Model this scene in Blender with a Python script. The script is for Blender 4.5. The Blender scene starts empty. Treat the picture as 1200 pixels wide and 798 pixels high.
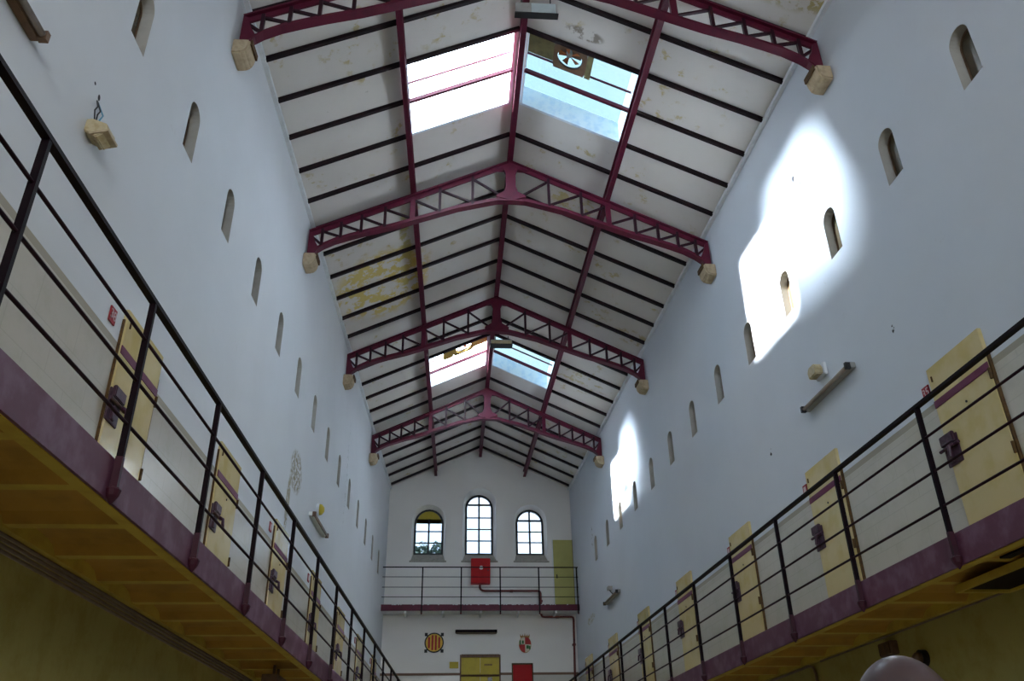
import bpy, bmesh, math, random
from mathutils import Vector, Matrix
random.seed(7)
sc = bpy.context.scene
COL = sc.collection

# ------------------------------------------------------------------ layout
TP = 0.01244                      # the hall narrows towards its far end
YB = 25.27                        # face of the end wall
YN = -6.0                         # open near end of the hall
FLOOR = -1.53
EAVE = 8.92
def W(y): return 4.0 * (1 - TP * y)
def ridge(y): return 10.70 - 0.0284 * (y - 7.52)
def roofz(x, y): return ridge(y) - (ridge(y) - EAVE) * abs(x) / W(y)
def WP(s, y, z, off=0.0): return Vector((s * (W(y) - off), y, z))   # point on a side wall, off = distance into the hall
TY = [7.52, 11.90, 16.27, 20.65]  # trusses
def RY(k): return 8.42 + 0.753 * k  # rafters
SKY = [(9.23, 10.70), (18.25, 19.78)]
DECK = 1.83

# ------------------------------------------------------------------ materials
def newmat(name):
    m = bpy.data.materials.new(name); m.use_nodes = True
    nt = m.node_tree; nt.nodes.clear()
    o = nt.nodes.new('ShaderNodeOutputMaterial'); b = nt.nodes.new('ShaderNodeBsdfPrincipled')
    nt.links.new(b.outputs[0], o.inputs[0])
    return m, nt, b
def N(nt, t, **kw):
    n = nt.nodes.new(t)
    for k, v in kw.items(): setattr(n, k, v)
    return n
def mixc(nt, fac, a, b, blend='MIX'):
    m = N(nt, 'ShaderNodeMix', data_type='RGBA', blend_type=blend)
    for sock, v in ((m.inputs[0], fac), (m.inputs[6], a), (m.inputs[7], b)):
        if isinstance(v, bpy.types.NodeSocket): nt.links.new(v, sock)
        elif isinstance(v, (int, float)): sock.default_value = v
        else: sock.default_value = (*v, 1)
    return m.outputs[2]
def mth(nt, op, a, b=None, c=None, clamp=False):
    m = N(nt, 'ShaderNodeMath', operation=op, use_clamp=clamp)
    for i, v in enumerate((a, b, c)):
        if v is None: continue
        if isinstance(v, bpy.types.NodeSocket): nt.links.new(v, m.inputs[i])
        else: m.inputs[i].default_value = v
    return m.outputs[0]
def noise(nt, vec, scale, detail=4, rough=.55):
    n = N(nt, 'ShaderNodeTexNoise'); n.inputs['Scale'].default_value = scale
    n.inputs['Detail'].default_value = detail; n.inputs['Roughness'].default_value = rough
    nt.links.new(vec, n.inputs['Vector']); return n.outputs['Fac']
def ramp(nt, v, a, b):            # smoothstep a..b
    m = N(nt, 'ShaderNodeMapRange', interpolation_type='SMOOTHSTEP')
    nt.links.new(v, m.inputs[0]); m.inputs[1].default_value = a; m.inputs[2].default_value = b
    return m.outputs[0]
def pos(nt):
    g = N(nt, 'ShaderNodeNewGeometry'); s = N(nt, 'ShaderNodeSeparateXYZ')
    nt.links.new(g.outputs['Position'], s.inputs[0]); return g.outputs['Position'], s.outputs
def bump(nt, b, h, strength=.2, dist=.01):
    n = N(nt, 'ShaderNodeBump'); n.inputs['Strength'].default_value = strength; n.inputs['Distance'].default_value = dist
    nt.links.new(h, n.inputs['Height']); nt.links.new(n.outputs[0], b.inputs['Normal'])

def simple(name, col, rough=.6, col2=None, scale=8, metal=0, spec=.4, amount=.6, bmp=0):
    m, nt, b = newmat(name)
    tc = N(nt, 'ShaderNodeTexCoord').outputs['Object']
    n = noise(nt, tc, scale)
    c2 = col2 or tuple(c * .75 for c in col)
    f = mth(nt, 'MULTIPLY', ramp(nt, n, .42, .68), amount)
    nt.links.new(mixc(nt, f, col, c2), b.inputs['Base Color'])
    b.inputs['Roughness'].default_value = rough; b.inputs['Metallic'].default_value = metal
    b.inputs['Specular IOR Level'].default_value = spec
    if bmp: bump(nt, b, n, bmp)
    return m

def wall_mat(name, dado, upper, strip_c, cracks=()):
    """painted plaster: yellow below the galleries, cream up to the dado line, bluish white above."""
    m, nt, b = newmat(name)
    P, s = pos(nt); z = s[2]
    n1 = noise(nt, P, .7, 5); n2 = noise(nt, P, 14, 5, .7); n3 = noise(nt, P, 3.2, 6, .7)
    up = mixc(nt, mth(nt, 'MULTIPLY', ramp(nt, n1, .35, .7), .35), upper, tuple(c * .86 for c in upper))
    up = mixc(nt, mth(nt, 'MULTIPLY', ramp(nt, n3, .66, .74), .25), up, (.42, .40, .36))
    lo = mixc(nt, mth(nt, 'MULTIPLY', ramp(nt, n3, .45, .7), .35), CREAM, (.44, .42, .33))
    # faint block joints in the cream zone
    br = N(nt, 'ShaderNodeTexBrick'); br.inputs['Scale'].default_value = 1
    br.inputs['Brick Width'].default_value = .6; br.inputs['Row Height'].default_value = .3
    br.inputs['Mortar Size'].default_value = .006; br.inputs['Mortar Smooth'].default_value = .4
    cv = N(nt, 'ShaderNodeCombineXYZ'); nt.links.new(s[1], cv.inputs[0]); nt.links.new(z, cv.inputs[1])
    nt.links.new(cv.outputs[0], br.inputs['Vector'])
    lo = mixc(nt, mth(nt, 'MULTIPLY', br.outputs['Fac'], .25), lo, (.35, .33, .28))
    ye = mixc(nt, mth(nt, 'MULTIPLY', ramp(nt, n3, .4, .7), .5), YELLOW, (.24, .18, .03))
    strip = mth(nt, 'MULTIPLY', ramp(nt, z, dado - .045, dado - .04), mth(nt, 'SUBTRACT', 1, ramp(nt, z, dado + .02, dado + .025)))
    col = mixc(nt, ramp(nt, z, dado - .03, dado - .02), lo, up)
    col = mixc(nt, strip, col, strip_c)
    col = mixc(nt, ramp(nt, z, 1.70, 1.72), ye, col)
    for (cx, cy, cz, rx, ry, rz, kc, th) in cracks:       # worn patches and holes with a shape of their own
        d = None
        for sk, c, r in ((0, cx, rx), (1, cy, ry), (2, cz, rz)):
            q = mth(nt, 'DIVIDE', mth(nt, 'SUBTRACT', s[sk], c), r); q = mth(nt, 'MULTIPLY', q, q)
            d = q if d is None else mth(nt, 'ADD', d, q)
        mask = mth(nt, 'SUBTRACT', 1, ramp(nt, d, .6, 1.2))
        f = mth(nt, 'MULTIPLY', mask, ramp(nt, n2, th, th + .06))
        col = mixc(nt, f, col, kc)
    nt.links.new(col, b.inputs['Base Color'])
    gl = mth(nt, 'MULTIPLY', ramp(nt, z, 1.70, 1.72), mth(nt, 'SUBTRACT', 1, ramp(nt, z, dado - .05, dado - .04)))   # gloss paint of the dado
    nt.links.new(mth(nt, 'MULTIPLY_ADD', gl, -.60, .8), b.inputs['Roughness']); nt.links.new(mth(nt, 'MULTIPLY_ADD', gl, .3, .2), b.inputs['Specular IOR Level'])
    h = mth(nt, 'ADD', mth(nt, 'MULTIPLY', n2, .5), mth(nt, 'MULTIPLY', n1, 2))
    bump(nt, b, h, .2, .008)
    return m
CREAM = (.54, .51, .45)
YELLOW = (.36, .31, .10)
UPPER = (.62, .655, .71)
DARKHOLE = (.03, .025, .03)
M_left = wall_mat('plaster_left', 3.41, (.64, .66, .69), (.36, .33, .27), [  # less blue upper tone than the right wall: differing light put into the colour
    (-3.34, 12.95, 4.80, .6, .42, .34, (.30, .27, .20), .46),
    (-3.36, 12.6, 4.2, .6, .12, .45, (.36, .33, .25), .42),
    (-3.75, 5.12, 4.93, .3, .02, .03, DARKHOLE, .1), (-3.76, 5.02, 4.98, .3, .015, .015, DARKHOLE, .1),
    (-3.2, 17.5, 6.5, 1, .1, 1.2, (.36, .37, .38), .55)])
M_right = wall_mat('plaster_right', 3.41, UPPER, (.36, .33, .27), [
    (3.56, 8.80, 7.50, .3, .035, .05, DARKHOLE, .2), (3.56, 8.66, 7.24, .3, .05, .09, (.08, .07, .08), .5),
    (3.5, 9.94, 7.14, .3, .03, .05, DARKHOLE, .45), (3.5, 9.75, 7.02, .3, .05, .05, DARKHOLE, .55),
    (3.62, 7.53, 4.44, .3, .03, .05, DARKHOLE, .5), (3.4, 10.9, 4.4, .3, .04, .06, DARKHOLE, .52),
    (2.9, 23.2, 4.6, .4, .5, .12, (.42, .40, .28), .48), (2.9, 22.5, 6.6, .4, .1, .3, (.2, .2, .2), .56)])
M_back = wall_mat('plaster_end', 3.56, (.80, .775, .74), (.20, .12, .08))

def ceiling_mat():
    m, nt, b = newmat('boarded_ceiling')
    P, s = pos(nt)
    n1 = noise(nt, P, 1.1, 5); n3 = noise(nt, P, 4.5, 6, .65); n2 = noise(nt, P, 16, 5, .7)
    col = mixc(nt, mth(nt, 'MULTIPLY', ramp(nt, n1, .4, .7), .4), (.66, .625, .59), (.57, .54, .51))
    st = mth(nt, 'MULTIPLY', ramp(nt, n1, .50, .62), ramp(nt, n3, .56, .64))
    col = mixc(nt, mth(nt, 'MULTIPLY', st, .7), col, (.46, .36, .12))
    dk = mth(nt, 'MULTIPLY', ramp(nt, n3, .66, .70), ramp(nt, n2, .55, .62))
    col = mixc(nt, mth(nt, 'MULTIPLY', dk, .6), col, (.16, .12, .08))
    for (cx, cy, rx, ry, kc, th) in [(-2.35, 14.6, 1.0, 1.2, (.62, .46, .06), .46), (3.1, 6.9, 1.1, .5, (.38, .30, .08), .45),
                                     (1.2, 12.5, .5, .35, (.52, .45, .2), .50), (-1.9, 14.0, .12, 1.6, (.5, .42, .15), .45),
                                     (2.3, 18.6, .7, .4, (.5, .42, .25), .52), (2.9, 16, .4, .3, (.5, .4, .2), .5), (.9, 8.9, .3, .12, (.2, .16, .12), .5)]:
        d = None
        for sk, c, r in ((0, cx, rx), (1, cy, ry)):
            q = mth(nt, 'DIVIDE', mth(nt, 'SUBTRACT', s[sk], c), r); q = mth(nt, 'MULTIPLY', q, q)
            d = q if d is None else mth(nt, 'ADD', d, q)
        f = mth(nt, 'MULTIPLY', mth(nt, 'SUBTRACT', 1, ramp(nt, d, .5, 1.1)), ramp(nt, n3, th, th + .07))
        col = mixc(nt, mth(nt, 'MULTIPLY', f, .8), col, kc)
    nt.links.new(col, b.inputs['Base Color']); b.inputs['Roughness'].default_value = .75
    b.inputs['Specular IOR Level'].default_value = .2
    bump(nt, b, n2, .15, .01)
    return m
M_ceil = ceiling_mat()
M_maroon = simple('maroon_steel', (.105, .008, .026), .5, (.065, .006, .022), 6, spec=.3)
M_purple = simple('purple_fascia', (.110, .030, .058), .5, (.19, .10, .15), 5, spec=.4, amount=.7)
M_rafter = simple('dark_rafter', (.010, .004, .006), .5, (.024, .006, .010), 5, spec=.25)
M_iron = simple('black_iron', (.006, .002, .004), .55, (.012, .003, .006), 9, spec=.1)
M_rail = simple('maroon_black_rail', (.020, .004, .009), .55, (.010, .003, .006), 9, spec=.1)
M_ochre = simple('lit_ochre_board', (.50, .30, .05), .8, (.25, .22, .06), 9)  # ochre instead of dark brown: bounced light put into the colour
M_web = simple('dark_lattice', (.030, .006, .013), .5, (.015, .005, .008), 7, spec=.25)
M_finial = simple('dark_maroon_finial', (.05, .008, .018), .5, (.03, .006, .012), 9, spec=.3)
M_door = simple('cream_yellow_door', (.64, .52, .27), .12, (.54, .41, .13), 3, spec=.5)
M_band = simple('purple_band', (.14, .018, .06), .5)
M_lock = simple('purple_lock', (.040, .010, .024), .4, (.09, .035, .065), 20, spec=.4)
M_rust = simple('rusty_edge', (.10, .05, .012), .8, (.03, .015, .01), 18)
M_soffit = simple('ochre_soffit', (.52, .36, .045), .8, (.38, .24, .03), 4)
M_vault = simple('shaded_vault', (.42, .22, .03), .85, (.28, .14, .02), 4)  # darker orange than the ribs: recess shade put into the colour
M_stone = simple('corbel_stone', (.48, .38, .25), .9, (.32, .24, .15), 14, bmp=.3)
M_white = simple('white_paint', (.72, .74, .76), .6, (.6, .62, .64), 6)
M_shaft = simple('white_shaft_paint', (.74, .80, .86), .7, (.50, .64, .80), 7)
M_red = simple('red_paint', (.42, .006, .008), .5, (.34, .005, .008), 6, spec=.2)
M_redpipe = simple('red_brown_pipe', (.14, .022, .016), .5, (.08, .02, .02), 8)
M_yel = simple('mustard_paint', (.52, .40, .03), .5, (.42, .31, .03), 5)
M_gdoor = simple('olive_cream_door', (.46, .43, .14), .6, (.40, .37, .12), 3)
M_brown = simple('brown_wood', (.16, .09, .05), .7, (.08, .045, .03), 12)
M_dirt = simple('dirty_panel', (.20, .18, .08), .7, (.10, .09, .05), 8)
M_grey = simple('grey_fixture', (.34, .33, .31), .5, (.25, .23, .2), 10)
M_tan = simple('tan_plastic', (.50, .42, .26), .5, (.36, .26, .12), 20)
M_tube = simple('tube_glass', (.30, .24, .20), .2, (.24, .18, .15), 14, spec=.6)
M_concrete = simple('sill_concrete', (.34, .32, .28), .9, (.25, .23, .2), 12, bmp=.2)
M_conduit = simple('grey_conduit', (.19, .13, .075), .6, (.13, .085, .05), 8)
M_floor = simple('worn_tiles', (.52, .47, .40), .55, (.44, .39, .33), 3)
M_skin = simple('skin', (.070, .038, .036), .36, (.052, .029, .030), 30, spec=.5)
M_cloth = simple('dark_cloth', (.05, .055, .07), .9)
M_trouser = simple('trouser_cloth', (.06, .06, .065), .9)
M_shoe = simple('shoe_leather', (.03, .02, .015), .5)
M_black = simple('black_paint', (.012, .012, .014), .5)
M_cat_y = simple('shield_yellow', (.70, .42, .05), .6)
M_cat_r = simple('shield_red', (.38, .02, .015), .6)
M_cream = simple('crest_cream', (.62, .58, .42), .6)
M_green = simple('crest_green', (.02, .14, .03), .6)
M_gold = simple('crest_ochre', (.40, .20, .03), .6)
M_leaf = simple('foliage', (.03, .06, .04), .8, (.015, .03, .03), 3)
M_bark = simple('bark', (.10, .07, .05), .9)
M_orange = simple('rusty_orange', (.42, .12, .03), .6, (.2, .05, .02), 9)
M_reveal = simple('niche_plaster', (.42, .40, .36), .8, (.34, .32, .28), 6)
M_blue = simple('blue_wire', (.10, .30, .42), .5)
M_sign = simple('plaque_red', (.30, .015, .03), .5)
M_signw = simple('plaque_pink_white', (.55, .40, .42), .5)

def glass_mat(name, tint, fac):
    m = bpy.data.materials.new(name); m.use_nodes = True; nt = m.node_tree; nt.nodes.clear()
    o = N(nt, 'ShaderNodeOutputMaterial'); mx = N(nt, 'ShaderNodeMixShader'); t = N(nt, 'ShaderNodeBsdfTransparent'); g = N(nt, 'ShaderNodeBsdfGlossy')
    t.inputs[0].default_value = (*tint, 1); g.inputs['Roughness'].default_value = .08
    n = noise(nt, N(nt, 'ShaderNodeTexCoord').outputs['Object'], 6)
    f = mth(nt, 'MULTIPLY', n, fac * 2)
    nt.links.new(f, mx.inputs[0]); nt.links.new(t.outputs[0], mx.inputs[1]); nt.links.new(g.outputs[0], mx.inputs[2]); nt.links.new(mx.outputs[0], o.inputs[0])
    return m
M_glass = glass_mat('window_glass', (.93, .97, 1.0), .06)
M_glass_blue = glass_mat('sky_tint_glass', (.205, .25, .265), .05)  # blue tint put in to show a cyan sky and dim its light
M_glass_end = glass_mat('end_window_glass', (.30, .32, .345), .06)
M_slit = simple('dusty_slit_glass', (.10, .07, .04), .25, (.05, .06, .03), 5, spec=.6)
M_diff = simple('pale_diffuser', (.45, .52, .54), .4, (.38, .44, .46), 8)

# ------------------------------------------------------------------ mesh helpers
class MB:
    def __init__(s): s.v = []; s.f = []
    def quad(s, *p):
        i = len(s.v); s.v += [tuple(q) for q in p]; s.f.append(tuple(range(i, i + len(p)))); return s
    def hexa(s, p):               # 8 points: bottom ring 0-3, top ring 4-7
        i = len(s.v); s.v += [tuple(q) for q in p]
        for f in ((0, 3, 2, 1), (4, 5, 6, 7), (0, 1, 5, 4), (1, 2, 6, 5), (2, 3, 7, 6), (3, 0, 4, 7)): s.f.append(tuple(i + k for k in f))
        return s
    def box(s, x0, x1, y0, y1, z0, z1):
        return s.hexa([(x0, y0, z0), (x1, y0, z0), (x1, y1, z0), (x0, y1, z0), (x0, y0, z1), (x1, y0, z1), (x1, y1, z1), (x0, y1, z1)])
    def wbox(s, sd, y0, y1, z0, z1, o0, o1):   # block on a side wall, following its line, from off o0 to off o1
        return s.hexa([WP(sd, y0, z0, o0), WP(sd, y1, z0, o0), WP(sd, y1, z0, o1), WP(sd, y0, z0, o1), WP(sd, y0, z1, o0), WP(sd, y1, z1, o0), WP(sd, y1, z1, o1), WP(sd, y0, z1, o1)])
    def beam(s, a, b, w, h, up=(0, 0, 1), dh=0):  # w across, h along up; dh shifts along up
        a, b = Vector(a), Vector(b); d = (b - a).normalized(); u = Vector(up); sd = d.cross(u).normalized(); u = sd.cross(d).normalized()
        r = []
        for p in (a, b):
            p = p + u * dh
            r.append([p - sd * w / 2 - u * h / 2, p + sd * w / 2 - u * h / 2, p + sd * w / 2 + u * h / 2, p - sd * w / 2 + u * h / 2])
        return s.hexa(r[0] + r[1])
    def tube(s, pts, r, n=10, cap=True):
        pts = [Vector(p) for p in pts]; rs = r if isinstance(r, (list, tuple)) else [r] * len(pts)
        rings = []; prev = None
        for i, p in enumerate(pts):
            d = ((pts[i + 1] - p) if i == 0 else (p - pts[i - 1]) if i == len(pts) - 1 else (pts[i + 1] - p).normalized() + (p - pts[i - 1]).normalized())
            d = d.normalized() if d.length > 1e-9 else Vector((0, 0, 1))
            if prev is None: prev = d.orthogonal().normalized()
            u = (prev - d * prev.dot(d)).normalized(); prev = u; w = d.cross(u)
            base = len(s.v)
            for k in range(n):
                a = 2 * math.pi * k / n; s.v.append(tuple(p + (u * math.cos(a) + w * math.sin(a)) * rs[i]))
            rings.append(base)
        for i in range(len(rings) - 1):
            for k in range(n):
                a, b = rings[i], rings[i + 1]; s.f.append((a + k, a + (k + 1) % n, b + (k + 1) % n, b + k))
        if cap:
            s.f.append(tuple(rings[0] + k for k in reversed(range(n)))); s.f.append(tuple(rings[-1] + k for k in range(n)))
        return s
    def prism(s, poly, fn, t0, t1):           # poly of 2-D points, fn(u, v, t) -> 3-D
        n = len(poly); i = len(s.v)
        for t in (t0, t1): s.v += [tuple(fn(u, v, t)) for u, v in poly]
        s.f.append(tuple(i + k for k in range(n))); s.f.append(tuple(i + n + k for k in reversed(range(n))))
        for k in range(n): s.f.append((i + k, i + n + k, i + n + (k + 1) % n, i + (k + 1) % n))
        return s
    def build(s, name, mat, parent=None, bevel=0, smooth=False):
        me = bpy.data.meshes.new(name)
        o = bpy.data.objects.new(name, me); COL.objects.link(o)
        off = Vector(parent.location) if parent is not None else None
        if parent is None:
            xs = [Vector(v) for v in s.v]; lo = Vector([min(v[i] for v in xs) for i in range(3)]); hi = Vector([max(v[i] for v in xs) for i in range(3)])
            off = Vector(((lo.x + hi.x) / 2, (lo.y + hi.y) / 2, lo.z)); o.location = off
        else:
            off = worldloc(parent); o.parent = parent
        me.from_pydata([tuple(Vector(v) - off) for v in s.v], [], s.f); me.update()
        bm = bmesh.new(); bm.from_mesh(me); bmesh.ops.recalc_face_normals(bm, faces=bm.faces)
        if bevel: bmesh.ops.bevel(bm, geom=list(bm.edges), offset=bevel, segments=2, affect='EDGES', clamp_overlap=True)
        bm.to_mesh(me); bm.free()
        if smooth:
            for p in me.polygons: p.use_smooth = True
        for mm in (mat if isinstance(mat, (list, tuple)) else [mat]): me.materials.append(mm)
        return o
def worldloc(o):
    v = Vector(o.location)
    while o.parent is not None: o = o.parent; v += Vector(o.location)
    return v
def tag(o, label, cat, group=None, kind=None):
    o['label'] = label; o['category'] = cat
    if group: o['group'] = group
    if kind: o['kind'] = kind
    return o
def empty(name, loc, label, cat, group=None, kind=None):
    o = bpy.data.objects.new(name, None); COL.objects.link(o); o.location = loc; o.empty_display_size = .1
    return tag(o, label, cat, group, kind)
ORD = ['nearest', 'second', 'third', 'fourth', 'fifth', 'sixth', 'seventh', 'eighth', 'ninth', 'tenth', 'eleventh', 'twelfth', 'thirteenth', 'fourteenth', 'fifteenth', 'sixteenth', 'seventeenth', 'eighteenth', 'nineteenth']
SIDE = {-1: 'left', 1: 'right'}

def arch_outline(c, hw, z0, zt, n=12, ry=None):
    """closed outline u,v: flat foot, round head; c centre, hw half width, zt crown."""
    ry = ry or hw; pts = [(c - hw, z0), (c + hw, z0)]
    for i in range(n + 1):
        a = math.pi * i / n; pts.append((c + hw * math.cos(a), zt - ry + ry * math.sin(a)))
    return pts
def sheet_with_arches(mb, fn, u0, u1, v0, v1, ops, n=12):
    """wall face in (u, v) with arched openings (c, hw, z0, zt); one opening per column."""
    cur = u0
    for (c, hw, z0, zt) in ops:
        a, b = c - hw, c + hw
        mb.quad(fn(cur, v0), fn(a, v0), fn(a, v1), fn(cur, v1))
        mb.quad(fn(a, v0), fn(b, v0), fn(b, z0), fn(a, z0))
        pts = [(c - hw * math.cos(math.pi * i / n), zt - hw + hw * math.sin(math.pi * i / n)) for i in range(n + 1)]
        for p, q in zip(pts, pts[1:]): mb.quad(fn(*p), fn(*q), fn(q[0], v1), fn(p[0], v1))
        cur = b
    mb.quad(fn(cur, v0), fn(u1, v0), fn(u1, v1), fn(cur, v1))

# ------------------------------------------------------------------ side walls with slit niches
WIN0 = {-1: 5.58, 1: 5.56}; WW = .29; WZ0, WZ1 = 5.87, 6.515; WD = .12
for s in (-1, 1):
    mb = MB(); ops = []
    for i in range(-3, 14):
        if i == 13 and s == 1: continue
        y1 = WIN0[s] + 1.3916 * i; ops.append((y1 - WW / 2, WW / 2, WZ0, WZ1))
    fn = lambda u, v: WP(s, u, v)
    sheet_with_arches(mb, fn, YN, YB + .45, FLOOR, EAVE + .12, ops)
    fo = lambda u, v: WP(s, u, v, -.45)
    mb.quad(fo(YN, FLOOR), fo(YB + .45, FLOOR), fo(YB + .45, EAVE + .12), fo(YN, EAVE + .12))
    for a, b in ((((YN, FLOOR)), (YN, EAVE + .12)), ((YN, EAVE + .12), (YB + .45, EAVE + .12)), ((YB + .45, EAVE + .12), (YB + .45, FLOOR)), ((YB + .45, FLOOR), (YN, FLOOR))):
        mb.quad(fn(*a), fn(*b), fo(*b), fo(*a))
    ow = mb.build('wall_' + SIDE[s], M_left if s < 0 else M_right)
    tag(ow, 'tall %s side wall, bluish white plaster above a cream dado' % SIDE[s], 'wall', kind='structure')
    for j, (c, hw, z0, zt) in enumerate(ops):
        y = c + hw
        if j < 2: vis = 'behind the viewpoint'
        e = empty('window_%d' % (10 + j + (20 if s > 0 else 0)), WP(s, c, z0),
                  ('narrow arched slit window high on the %s wall, %s counted from the viewer' % (SIDE[s], ORD[max(j - 2, 0)])) if j >= 2 else 'narrow arched slit window high on the %s wall, above the viewer%s' % (SIDE[s], ', nearer one' if j else ', rear one'),
                  'window', 'slit windows on the %s wall' % SIDE[s], 'structure')
        out = arch_outline(c, hw, z0, zt)
        r = MB(); k = len(out)
        for a in range(k):
            p, q = out[a], out[(a + 1) % k]
            if p == q: continue
            r.quad(WP(s, p[0], p[1], 0), WP(s, q[0], q[1], 0), WP(s, q[0], q[1], -WD), WP(s, p[0], p[1], -WD))
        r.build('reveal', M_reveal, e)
        r = MB(); r.prism(out, lambda u, v, t: WP(s, u, v, t), -WD - .02, -WD + .004); r.build('pane', M_slit, e)
        r = MB(); inn = arch_outline(c, hw - .018, z0 + .018, zt - .018)
        for a in range(k):
            p, q, p2, q2 = out[a], out[(a + 1) % k], inn[a], inn[(a + 1) % k]
            r.quad(WP(s, *p, -WD + .012), WP(s, *q, -WD + .012), WP(s, *q2, -WD + .012), WP(s, *p2, -WD + .012))
            r.quad(WP(s, *p2, -WD + .012), WP(s, *q2, -WD + .012), WP(s, *q2, -WD), WP(s, *p2, -WD))
        r.build('frame', M_brown, e)

# ------------------------------------------------------------------ end wall, its three windows
BW = [(-1.535, .435, 6.90, 8.29), (-.03, .415, 6.90, 8.76), (1.50, .415, 6.90, 8.30)]   # clear openings
RV = [(-1.535, .50, 6.66, 8.38), (-.02, .50, 6.66, 8.92), (1.51, .49, 6.66, 8.40)]
FR = .23
mb = MB(); fb = lambda u, v: (u, YB, v); fbo = lambda u, v: (u, YB + .45, v)
top = EAVE + .0
sheet_with_arches(mb, fb, -W(YB), W(YB), FLOOR, EAVE + .02, RV)
sheet_with_arches(mb, fbo, -W(YB), W(YB), FLOOR, EAVE + .02, BW)
rt = roofz(0, YB) + .03
for yy in (YB, YB + .45): mb.quad((-W(YB), yy, EAVE + .02), (W(YB), yy, EAVE + .02), (0, yy, rt))
for (o1, o2) in zip(RV, BW):
    A = arch_outline(*o1); B = arch_outline(*o2)
    for a in range(len(A)):
        b = (a + 1) % len(A)
        if a == 0: continue
        mb.quad((A[a][0], YB, A[a][1]), (A[b][0], YB, A[b][1]), (B[b][0], YB + FR, B[b][1]), (B[a][0], YB + FR, B[a][1]))
        mb.quad((B[a][0], YB + FR, B[a][1]), (B[b][0], YB + FR, B[b][1]), (B[b][0], YB + .45, B[b][1]), (B[a][0], YB + .45, B[a][1]))
tag(mb.build('wall_back', M_back), 'gabled end wall closing the hall, white above a cream dado', 'wall', kind='structure')
wl = ['arched window at the left of the end wall, ochre board in its head', 'tall middle arched window of the end wall', 'arched window at the right of the end wall, fully glazed']
rows = [[7.264, 7.614, 7.981], [7.335, 7.687, 8.044, 8.446], [7.289, 7.616, 7.96]]
for i, (c, hw, z0, zt) in enumerate(BW):
    yf = YB + FR
    e = empty('window_%d' % (i + 1), (c, YB, RV[i][2]), wl[i], 'window', None, 'structure')
    out = arch_outline(c, hw, z0, zt); inn = arch_outline(c, hw - .055, z0 + .055, zt - .055)
    r = MB()
    for a in range(len(out)):
        b = (a + 1) % len(out); p, q, p2, q2 = out[a], out[b], inn[a], inn[b]
        for y0, y1, f in ((yf - .03, yf + .03, 0),):
            r.quad((p[0], y0, p[1]), (q[0], y0, q[1]), (q2[0], y0, q2[1]), (p2[0], y0, p2[1]))
            r.quad((p[0], y1, p[1]), (q[0], y1, q[1]), (q2[0], y1, q2[1]), (p2[0], y1, p2[1]))
            r.quad((p2[0], y0, p2[1]), (q2[0], y0, q2[1]), (q2[0], y1, q2[1]), (p2[0], y1, p2[1]))
    r.build('frame', M_black, e)
    zmul = rows[i][-1] if i == 0 else zt - .05
    MB().box(c - .026, c + .026, yf - .02, yf + .02, z0 + .05, zmul).build('mullion', M_black, e)
    for k, z in enumerate(rows[i]):
        t = .028 if (k == len(rows[i]) - 1 and i != 1) or (i == 1 and k == 3) else .016
        MB().box(c - hw + .05, c + hw - .05, yf - .015, yf + .015, z - t, z + t).build('glazing_bar', M_black, e)
    r = MB(); r.prism(inn, lambda u, v, t: (u, t, v), yf - .004, yf + .004); r.build('pane', M_glass_end, e)
    if i == 0:
        r = MB(); bd = [(c - hw + .05, 7.99), (c + hw - .05, 7.99)] + [(c + (hw - .06) * math.cos(math.pi * k / 10), zt - hw + (hw - .055) * math.sin(math.pi * k / 10)) for k in range(11)]
        r.prism(bd, lambda u, v, t: (u, t, v), yf - .018, yf - .008)
        r.build('board', M_yel, e)['label'] = 'ochre board closing the window head'
    # sloping sill
    o1, o2 = RV[i], BW[i]
    r = MB(); r.hexa([(o1[0] - o1[1] - .04, YB - .012, o1[2] - .03), (o1[0] + o1[1] + .04, YB - .012, o1[2] - .03), (o2[0] + o2[1], YB + FR - .03, o2[2] - .06), (o2[0] - o2[1], YB + FR - .03, o2[2] - .06),
                      (o1[0] - o1[1] - .04, YB - .012, o1[2] + .015), (o1[0] + o1[1] + .04, YB - .012, o1[2] + .015), (o2[0] + o2[1], YB + FR - .03, o2[2] + .01), (o2[0] - o2[1], YB + FR - .03, o2[2] + .01)])
    r.build('sill', M_concrete, e)

mb = MB(); NO = (0, .95, 3.0, 8.2)       # unseen arch behind the viewer, added and sized to let fill daylight in
for yy in (YN, YN - .4):
    sheet_with_arches(mb, lambda u, v: (u, yy, v), -W(YN), W(YN), FLOOR, EAVE, [NO]); mb.quad((-W(YN), yy, EAVE), (W(YN), yy, EAVE), (0, yy, roofz(0, YN) - .01))
A = arch_outline(*NO)
for a in range(len(A)): mb.quad((A[a][0], YN, A[a][1]), (A[(a + 1) % len(A)][0], YN, A[(a + 1) % len(A)][1]), (A[(a + 1) % len(A)][0], YN - .4, A[(a + 1) % len(A)][1]), (A[a][0], YN - .4, A[a][1]))
tag(mb.build('wall_front', M_back), 'near end wall with a tall arched opening added for fill daylight behind the viewer', 'wall', kind='structure')
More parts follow.
